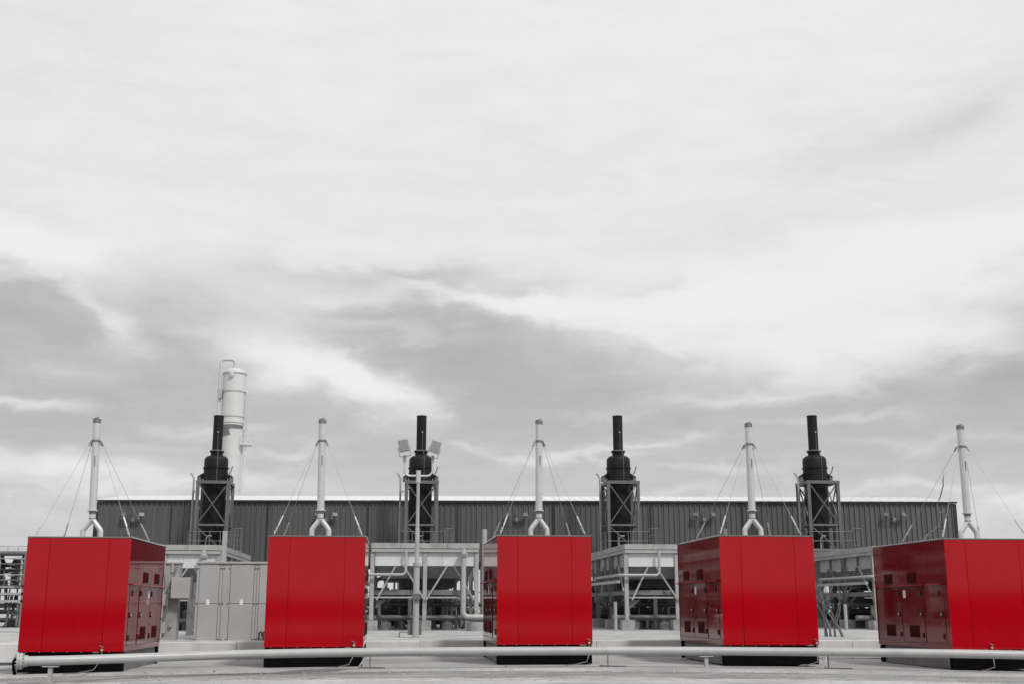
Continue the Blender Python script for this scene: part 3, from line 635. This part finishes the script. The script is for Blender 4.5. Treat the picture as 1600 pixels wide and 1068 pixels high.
# ------------------------------------------------------------------ red enclosures
H = 3.08; HS = .56; DP = 5.08
def frame_w(a, b, z0, z1, y0, y1, m, name, p, **k): return MB().box(a, b, y0, y1, z0, z1).build(name, M[m], p, **k)
def enclosure(Wd, label, loc, sides, valve=.93, rz=0):
    t = thing('red_enclosure', label, 'enclosure', loc, rz, 'red steel equipment enclosures in a row'); h = Wd / 2; z0, z1 = HS, HS + H
    MB().box(-h + .04, h - .04, .05, DP - .05, z0 + .005, z1 - .02).build('body', M['red_shade'], t)
    xs_ = [-h, -h + .22 * Wd, -h + .79 * Wd, h]
    for k in range(3): MB().box(xs_[k] + (.004 if k else 0), xs_[k + 1] - (.004 if k < 2 else 0), 0, .045, z0, z1 - .012 + .002 * (k == 1)).build('front_panel', M['red'], t, bevel=.004)
    MB().box(-h, h, DP - .045, DP, z0, z1 - .02).build('rear_panel', M['red_shade'], t)
    MB().box(-h - .015, h + .015, -.012, DP + .01, z1 - .01, z1 + .025).build('roof', M['mid'], t, bevel=.004)
    rc = [1.2, 3.1]
    # skid
    MB().box(-h + .01, h - .01, .06, .26, .02, z0 - .03).build('front_skid_beam', M['black'], t)
    MB().box(-h + .03, h - .03, .02, .3, z0 - .028, z0 - .004).build('front_sill', M['black'], t)
    MB().box(-h + .01, h - .01, DP - .3, DP - .06, .02, z0 - .01).build('rear_skid_beam', M['black'], t)
    for sd in (-1, 1): MB().box(*sorted((sd * (h - .12), sd * (h - .06))), .3, DP - .34, .02, z0 - .012).build('side_skid_plate', M['mid'], t)
    nb = MB()
    for k in range(7): nb.tube([(-h + .2 + k * (Wd - .5) / 6.2, .012, z0 - .015), (-h + .2 + k * (Wd - .5) / 6.2, .012, z0 + .014)], .012, 6)
    nb.build('fixings', M['pale'], t, kind='stuff')
    for sd in sides:
        def sb(name, y0_, y1_, za, zb, dep, m='red_shade', par=None, base=0.0, **k):
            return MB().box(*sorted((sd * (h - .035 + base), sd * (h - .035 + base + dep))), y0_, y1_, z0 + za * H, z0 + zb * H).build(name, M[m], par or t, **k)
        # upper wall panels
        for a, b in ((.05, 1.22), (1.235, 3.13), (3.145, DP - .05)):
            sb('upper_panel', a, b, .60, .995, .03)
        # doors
        for k, (a, b) in enumerate(((.30, 1.18), (1.62, 3.12), (3.16, DP - .12))):
            dr = sb('door', a, b, .05, .575, .04, bevel=.005)
            for zz, rr in ((.51, .05), (.315, .055), (.115, .05)):
                yy = a + .14 if True else b
                if k == 0 and zz == .51: yy = a + .3
                q = MB().box(*sorted((sd * (h + .008), sd * (h + .035))), yy - .035, yy + .035, z0 + zz * H - .075, z0 + zz * H + .075)
                q.build('handle', M['rubber'], dr, bevel=.008)
            MB().tube([(sd * (h + .01), a + .16, z0 + .315 * H), (sd * (h + .05), a + .16, z0 + .315 * H)], .03, 10).build('lock', M['steel'], dr)
            for dz in (0, .06): MB().box(*sorted((sd * (h + .006), sd * (h + .02))), a + .07 + dz, a + .1 + dz, z0 + .215 * H, z0 + .235 * H).build('latch', M['steel_dk'], dr)
        sb('door_post', 1.20, 1.60, .05, .575, .025)
        sb('door_post', .05, .285, .05, .575, .03)
        sb('bottom_rail', .05, DP - .05, 0.0, .045, .04)
        # drip rails
        for a, b in ((1.45, DP - .02), (.25, 1.25)):
            MB().box(*sorted((sd * (h - .005), sd * (h + .10))), a, b, z0 + .583 * H, z0 + .594 * H).build('drip_rail', M['red'], t)
        # louvres
        for yy in (2.33, 4.02):
            for za, zb, w_ in ((.61, .715, .28), (.09, .21, .33)):
                fr = sb('louvre_frame', yy - w_, yy + w_, za, zb, .012, 'red_shade', base=.041)
                lv = MB(); n_ = 9
                for q in range(n_):
                    zc = z0 + za * H + .02 + q * ((zb - za) * H - .04) / n_
                    lv.bar((sd * (h + .024), yy - w_ + .03, zc), (sd * (h + .024), yy + w_ - .03, zc), .018, .022)
                lv.build('louvre_slats', M['red_dark'], fr)
                MB().box(*sorted((sd * (h + .0185), sd * (h + .0205))), yy - w_ + .02, yy + w_ - .02, z0 + za * H + .01, z0 + zb * H - .01).build('louvre_backing', M['red_dark'], fr)
        sb('notice', 2.80, 2.98, .47, .545, .005, 'sticker', base=.0405, label='small white notice on the side door')
        rv = MB()
        for q in range(23):
            yy = .12 + q * .205; rv.lathe([(.014, z1 + .026), (.012, z1 + .04)], c=(sd * (h - .02), yy), n=6)
            rv.tube([(sd * (h + .014), yy, z1 + .008), (sd * (h + .026), yy, z1 + .008)], .012, 6)
        rv.build('roof_bolts', M['sticker'], t, kind='stuff')
    # drain valve and hose at the front foot
    vx = -h + valve * Wd; vz = z0 - .02
    dv = MB().tube([(vx, -.02, vz - .06), (vx, -.05, vz + .02), (vx, -.06, vz + .13)], .022, 8).build('drain_valve', M['brass'], t)
    MB().bar((vx - .07, -.07, vz + .19), (vx + .05, -.07, vz + .14), .022).build('valve_lever', M['steel_dk'], dv); MB().lathe([(.035, vz + .05), (.035, vz + .09)], c=(vx, -.055), n=8).build('valve_nut', M['steel'], dv)
    MB().tube([(vx, -.05, vz - .02), (vx - .02, -.12, .3), (vx - .12, -.35, .1), (vx - .5, -.55, .03), (vx - .8, -.7, .02)], .013, 6).build('drain_hose', M['steel_dk'], t)
    MB().box(vx - .25, vx - .08, -.03, 0, vz - .01, vz + .02).build('hose_clip', M['steel_dk'], t)
    return t
EN = [(2.79, -8.64, 33.6, -.075, [1], .80, 'leftmost red steel enclosure with its louvred right side showing', 0),
      (2.76, -2.13, 34.0, .015, [1], .91, 'red steel enclosure right beside the pale grey control cabinet', 0),
      (2.77, 4.44, 34.0, .065, [-1], .96, 'middle red steel enclosure, just right of the tall floodlight pole', 0),
      (2.81, 10.87, 33.2, .055, [-1], .97, 'red steel enclosure showing its dark left side, with a small vent on its roof', 0),
      (2.82, 17.20, 32.2, -.055, [-1], .4, 'rightmost red steel enclosure, cut off by the right edge of the view', 0)]
encs = [enclosure(w_, lb, (x, y, z), sd, vf, rz) for w_, x, y, z, sd, vf, lb, rz in EN]
MB().box(-.60, -.52, 2.2, 2.28, HS + H, HS + H + .36).build('roof_vent', M['palepipe'], encs[3])

# ------------------------------------------------------------------ silver guyed stacks on the enclosures
LS = ['leftmost silver exhaust stack with guy wires, on the first red enclosure', 'silver guyed exhaust stack on the red enclosure beside the grey cabinet', 'silver guyed exhaust stack on the middle red enclosure', 'silver guyed exhaust stack on the red enclosure with the roof vent', 'rightmost silver guyed exhaust stack, against open sky right of the shed']
LEAN = [-.11, -.06, .02, .01, .02]
for i, (Wd, X, Y, Z, sd, vf, lb, rz) in enumerate(EN):
    zr0 = Z + HS + H + .025
    t = thing('guyed_stack', LS[i], 'exhaust stack', (X, Y + 1.25, zr0), 0, 'silver guyed exhaust stacks')
    Ht = 7.32 + (-.09, -.03, 0, -.1, -.11)[i] - 3.73; ln = LEAN[i]
    def at(x, y, z): return (x + ln * z / Ht, y, z)
    z1 = .44
    for k in (-1, 1):
        pts = [at(k * .25, 0, 0), at(k * .25, 0, .20)] + [at(k * (.25 - .16 * (1 - math.cos(R(a)))), 0, .20 + .15 * math.sin(R(a))) for a in (15, 30, 45)] + [at(k * .055, 0, .50), at(k * .015, 0, .56)]
        MB().tube(pts, .076, 14).build('branch_pipe', M['steel'], t)
        MB().lathe([(.105, 0), (.105, .03)], c=(k * .25, 0), n=16).build('base_flange', M['steel_dk'], t)
    MB().tube([at(0, 0, .52), at(0, 0, .74)], .092, 18).build('collar', M['steel'], t)
    MB().tube([at(0, 0, .575), at(0, 0, .595)], .10, 18).build('clamp_band', M['steel_dk'], t); MB().tube([at(0, 0, .72), at(0, 0, .80)], .104, 18).build('clamp_band', M['steel_dk'], t)
    MB().tube([at(0, 0, .80), at(0, 0, .83)], .15, 18).build('flange', M['steel'], t)
    MB().tube([at(0, 0, .83), at(0, 0, Ht - .12)], .108, 20).build('pipe', M['steel'], t)
    cp = MB().tube([at(0, 0, Ht - .12), at(0, 0, Ht)], .116, 18).build('cap', M['steel_dk'], t)
    MB().bar(at(-.1, 0, Ht), at(.06, -.05, Ht + .05), .05, .015).build('rain_flap', M['steel_dk'], cp)
    MB().tube([at(0, 0, Ht - .68), at(0, 0, Ht - .62)], .125, 18).build('guy_ring', M['steel_dk'], t)
    MB().tube([at(.02, -.11, Ht - 1.4), at(.02, -.125, Ht - 1.1)], .012, 6).build('test_port', M['steel_dk'], t)
    for sx_, yy in ((-1, -.95), (1, -.95), (-1, 1.8), (1, 1.8)):
        top = Vector(at(sx_ * .12, -.05 if yy < 0 else .08, Ht - .65)); bot = Vector((sx_ * (Wd / 2 - .12), yy, .04))
        if i == 3 and sx_ > 0: bot = Vector((1.15, yy, .04))
        dd = (bot - top).normalized()
        gw = MB().tube([top, bot], .0055, 5).build('guy_wire', M['wire'], t)
        MB().tube([bot - dd * .62, bot - dd * .30], .022, 8).build('turnbuckle', M['steel'], gw)
        ch = MB()
        for q in range(5):
            c_ = bot - dd * (.05 + .055 * q); e = Vector((.03, 0, 0)) if q % 2 else Vector((0, .03, 0)); ch.bar(c_ - dd * .035 + e * .3, c_ + dd * .035 + e * .3, .016); ch.bar(c_ - dd * .035 - e * .8, c_ + dd * .035 - e * .8, .016)
        ch.build('chain', M['steel'], gw)
        MB().tube([top, top + dd * .16], .022, 6).build('shackle', M['steel_dk'], gw)
        MB().lathe([(.03, -.04), (.03, .0), (.012, .03)], c=(bot.x, bot.y), n=8).build('anchor_eye', M['steel_dk'], gw)

# ------------------------------------------------------------------ long pipeline in front
pc = [(-8.97, 30.5, .38), (-7.9, 30.8, .388), (-5.88, 31.6, .416), (-3.51, 32.2, .464), (-.144, 32.5, .489), (3.345, 32.6, .499), (6.91, 32.6, .494), (10.46, 32.3, .474), (13.02, 31.8, .457), (15.54, 31.3, .431), (17.2, 31.0, .404), (18.87, 30.7, .38), (24, 29.8, .3)]
def cr_(p, n=6):
    out = []; q = [Vector(a) for a in p]; q = [q[0] * 2 - q[1]] + q + [q[-1] * 2 - q[-2]]
    for i in range(1, len(q) - 2):
        for k in range(n):
            t = k / n; a, b, c, e = q[i - 1:i + 3]
            out.append(.5 * ((2 * b) + (c - a) * t + (2 * a - 5 * b + 4 * c - e) * t * t + (3 * b - a - 3 * c + e) * t ** 3))
    return out + [q[-2]]
pl = thing('pipeline', 'long pale grey pipe running on stands in front of all the red enclosures', 'pipeline', (pc[0][0], pc[0][1], 0))
o0 = Vector((pc[0][0], pc[0][1], 0))
path = [p - o0 for p in cr_(pc)]
MB().tube(path, .115, 20).build('pipe', M['palepipe'], pl)
dr = (path[1] - path[0]).normalized()
for a, b, r_ in ((-.13, -.075, .2), (-.065, .0, .2), (.0, .12, .14)): MB().tube([path[0] + dr * a, path[0] + dr * b], r_, 22).build('flange' if r_ > .15 else 'weld_neck', M['palepipe'], pl)
bt = MB(); sdv = dr.cross(Vector((0, 0, 1))).normalized()
for k in range(12):
    a = R(30 * k); c_ = path[0] + sdv * .165 * math.cos(a) + Vector((0, 0, 1)) * .165 * math.sin(a); bt.tube([c_ - dr * .17, c_ + dr * .04], .014, 6)
bt.build('flange_bolts', M['steel_dk'], pl, kind='stuff')
MB().tube([path[0] - dr * .13 + Vector((0, -.02, .1)), path[0] - dr * .19 + Vector((0, -.02, .0)), path[0] - dr * .18 + Vector((0, 0, -.2)), path[0] - dr * .14 + Vector((0, 0, -.32))], .04, 8).build('drain_arm', M['black'], pl)
def near(X): return min(path, key=lambda p: abs(p.x + o0.x - X))
for X in (-8.35, 8.75, 22.0):
    p = near(X); zg = gz(p.x + o0.x, p.y + o0.y) + .02
    sup = MB().box(p.x - .05, p.x + .05, p.y - .05, p.y + .05, zg, p.z - .15).build('support_stand', M['pale'], pl)
    MB().box(p.x - .19, p.x + .19, p.y - .09, p.y + .09, p.z - .15, p.z - .125).build('saddle_plate', M['palepipe'], sup); MB().box(p.x - .13, p.x + .13, p.y - .12, p.y + .12, zg - .01, zg + .025).build('foot_plate', M['pale'], sup)
    MB().tube([p + Vector((-.008, 0, 0)), p + Vector((.008, 0, 0))], .12, 20).build('strap', M['palepipe'], sup)
for X in (-3.9, -1.9, 1.2, 6.0, 12.2):
    p = near(X); MB().tube([p + Vector((-.012, 0, 0)), p + Vector((.012, 0, 0))], .118, 20).build('weld_seam', M['palepipe'], pl)
# small struts next to the pipe feet
for i, (x, y, lb) in enumerate(((-.55, 33.3, 'thin angled metal prop lying by the foot of the second enclosure'), (6.15, 33.2, 'thin angled metal prop lying by the foot of the middle enclosure'), (12.35, 32.5, 'thin angled metal prop lying by the right foot of the fourth enclosure'))):
    t = thing('metal_prop', lb, 'prop', (x, y, crown(x)), 0, 'metal props at the enclosure feet')
    MB().bar((0, .3, .42), (-.28, -.2, .02), .03).build('strut', M['palepipe'], t); MB().bar((-.28, -.2, .02), (.42, -.42, .015), .045, .025).build('rail', M['steel_dk'], t); MB().bar((0.02, .3, 0), (0.02, .3, .42), .035).build('post', M['mid'], t)

# ------------------------------------------------------------------ process module on the far left
def process_module(loc, label, sc=1, seed=1):
    t = thing('process_module', label, 'pipe rack', loc, 0); rnd = random.Random(seed)
    for x in (0, 2.1, 4.2, 6.3):
        for y in (0, 3): MB().ibeam((x, y, 0), (x, y, 3.7 if x != 2.1 else 2.0), .16, .16).build('column', M['mid'], t)
    for z in (1.35, 1.7, 2.05): MB().box(-.1, 6.4, -.08, .08, z, z + .12).build('beam', M['pale'], t); MB().box(-.1, 6.4, 2.92, 3.08, z, z + .12).build('beam', M['mid'], t)
    MB().box(-.1, 6.4, -.1, 3.1, 3.7, 3.82).build('deck', M['mid'], t)
    rl = MB()
    for k in range(14): rl.tube([(-.1 + .5 * k, -.1, 3.8), (-.1 + .5 * k, -.1, 4.05)], .02, 5)
    rl.tube([(-.1, -.1, 4.05), (6.4, -.1, 4.05)], .02, 5).tube([(-.1, -.1, 3.92), (6.4, -.1, 3.92)], .015, 5); rl.build('railing', M['pale'], t)
    for k in range(6):
        x = .45 + 1.05 * k; MB().lathe([(.36, 2.2), (.36, 3.3), (.3, 3.45), (.1, 3.55)], c=(x, 1.0), n=18).build('vessel', M['dark'], t)
        MB().tube([(x + .45, -.15, 2.15), (x + .45, -.15, 3.3)] + arc((x + .3, -.15, 3.3), .15, 0, 90, 4) + [(x, -.1, 3.45)], .055, 8).build('riser_pipe', M['palepipe'], t)
        for q in range(6): MB().box(x - .38, x - .1, .55, .62, 2.25 + .18 * q, 2.3 + .18 * q).build('fin', M['pale'], t)
    for k in range(5):
        MB().lathe([(.4, -.1), (.4, .4), (.3, .5)], c=(.6 + 1.3 * k, .8), n=16).build('drum', M['dark'], t); MB().bar((.2 + 1.3 * k, 0, .1), (1.2 + 1.3 * k, 0, 1.2), .07).build('brace', M['dark'], t)
        MB().tube([(.9 + 1.3 * k, .1, .2), (.9 + 1.3 * k, .1, 1.3)], .09, 10).build('riser_pipe', M['mid'], t)
    for k in range(16):
        x = 4.3 + .125 * k + rnd.uniform(-.03, .03); z0_ = rnd.uniform(.1, 2.4); MB().tube([(x, rnd.uniform(-.3, .6), z0_), (x, rnd.uniform(-.3, .6), z0_ + rnd.uniform(.5, 1.5))], rnd.choice((.025, .04, .07)), 7).build('small_pipe', M[rnd.choice(('pale', 'mid', 'dark'))], t)
    for k in range(6):
        z = 2.15 + .26 * k; MB().tube([(4.5 + rnd.uniform(0, .5), -.25, z), (6.3, -.25, z)], .025, 6).build('small_pipe', M[rnd.choice(('pale', 'mid', 'dark'))], t)
    for z, y in ((.5, 1.5), (.9, 2.2), (1.2, .6), (2.9, 2), (3.2, 1.7)): MB().tube([(-.1, y, z), (6.4, y, z)], .12, 10).build('header_pipe', M['mid'], t)
    return t
process_module((-24.2, 60, .55), 'far pipe rack with dark vessels and railings at the left edge of the view', seed=1)

# low pipe rack far behind the shed, seen through the gap
t = thing('far_pipe_rack', 'low distant pipe rack seen through the gap under the shed', 'pipe rack', (-20, 96, .7))
for k in range(15): MB().bar((4.2 * k, 0, 0), (4.2 * k, 0, 2.3), .2).build('post', M['mid'], t)
for z in (.5, .9, 1.3, 2.2): MB().tube([(0, 0, z), (59, 0, z)], .09, 8).build('pipe', M['pale'], t)
for k in range(14): MB().bar((4.2 * k, .2, .2), (4.2 * k + 4.2, .2, 2.0), .12).build('brace', M['dark'], t)

# ------------------------------------------------------------------ dry bush and bare sapling
def branch(mb, p, d_, r_, ln, depth, rnd):
    pts = [p]; rs = [r_]; q = Vector(p); v_ = Vector(d_).normalized()
    for k in range(5):
        v_ = (v_ + Vector((rnd.uniform(-.3, .3), rnd.uniform(-.3, .3), rnd.uniform(-.12, .2)))).normalized(); q = q + v_ * ln / 5; pts.append(tuple(q)); rs.append(r_ * (1 - .13 * (k + 1)))
    mb.tube(pts, rs, 6)
    if depth:
        for k in range(rnd.choice((2, 3))):
            j = rnd.choice((2, 3, 4, 5)); branch(mb, pts[j], (v_ + Vector((rnd.uniform(-.9, .9), rnd.uniform(-.7, .7), rnd.uniform(-.1, .6)))), rs[j] * .7, ln * .62, depth - 1, rnd)
b = MB(); rnd = random.Random(21)
for k in range(6): branch(b, (rnd.uniform(-.5, .6), rnd.uniform(-.2, .3), 0), (rnd.uniform(-.45, .45), rnd.uniform(-.3, .3), 1), .05, 1.7, 3, rnd)
o = b.build('dry_bush', M['wood']); o.location = (16.6, 43.0, .55); tag(o, 'leafless pale dry bush in front of the cooler, between fourth and fifth enclosures', 'bush')
b = MB(); rnd = random.Random(4)
b.tube([(0, 0, 0), (.05, 0, 1.5), (-.1, .1, 2.6), (-.02, .1, 3.3), (.35, .1, 3.8), (.9, .15, 4.2), (1.02, .15, 4.6), (.92, .15, 5.0), (1.08, .15, 5.35), (1.22, .15, 5.75), (1.22, .15, 6.05)], [.04, .04, .035, .03, .03, .025, .02, .02, .025, .025, .008], 7)
for p, d_ in (((1.22, .15, 5.8), (.2, 0, 1)), ((.35, .1, 3.8), (1, 0, .3)), ((-.1, .1, 2.6), (-.6, 0, 1)), ((1.0, .15, 4.7), (.8, 0, .3))): branch(b, p, d_, .018, .35, 1, rnd)
o = b.build('bare_sapling', M['wood']); o.location = (19.85, 42.5, .50); tag(o, 'thin crooked leafless sapling rising above the fifth enclosure in front of the shed end', 'sapling')
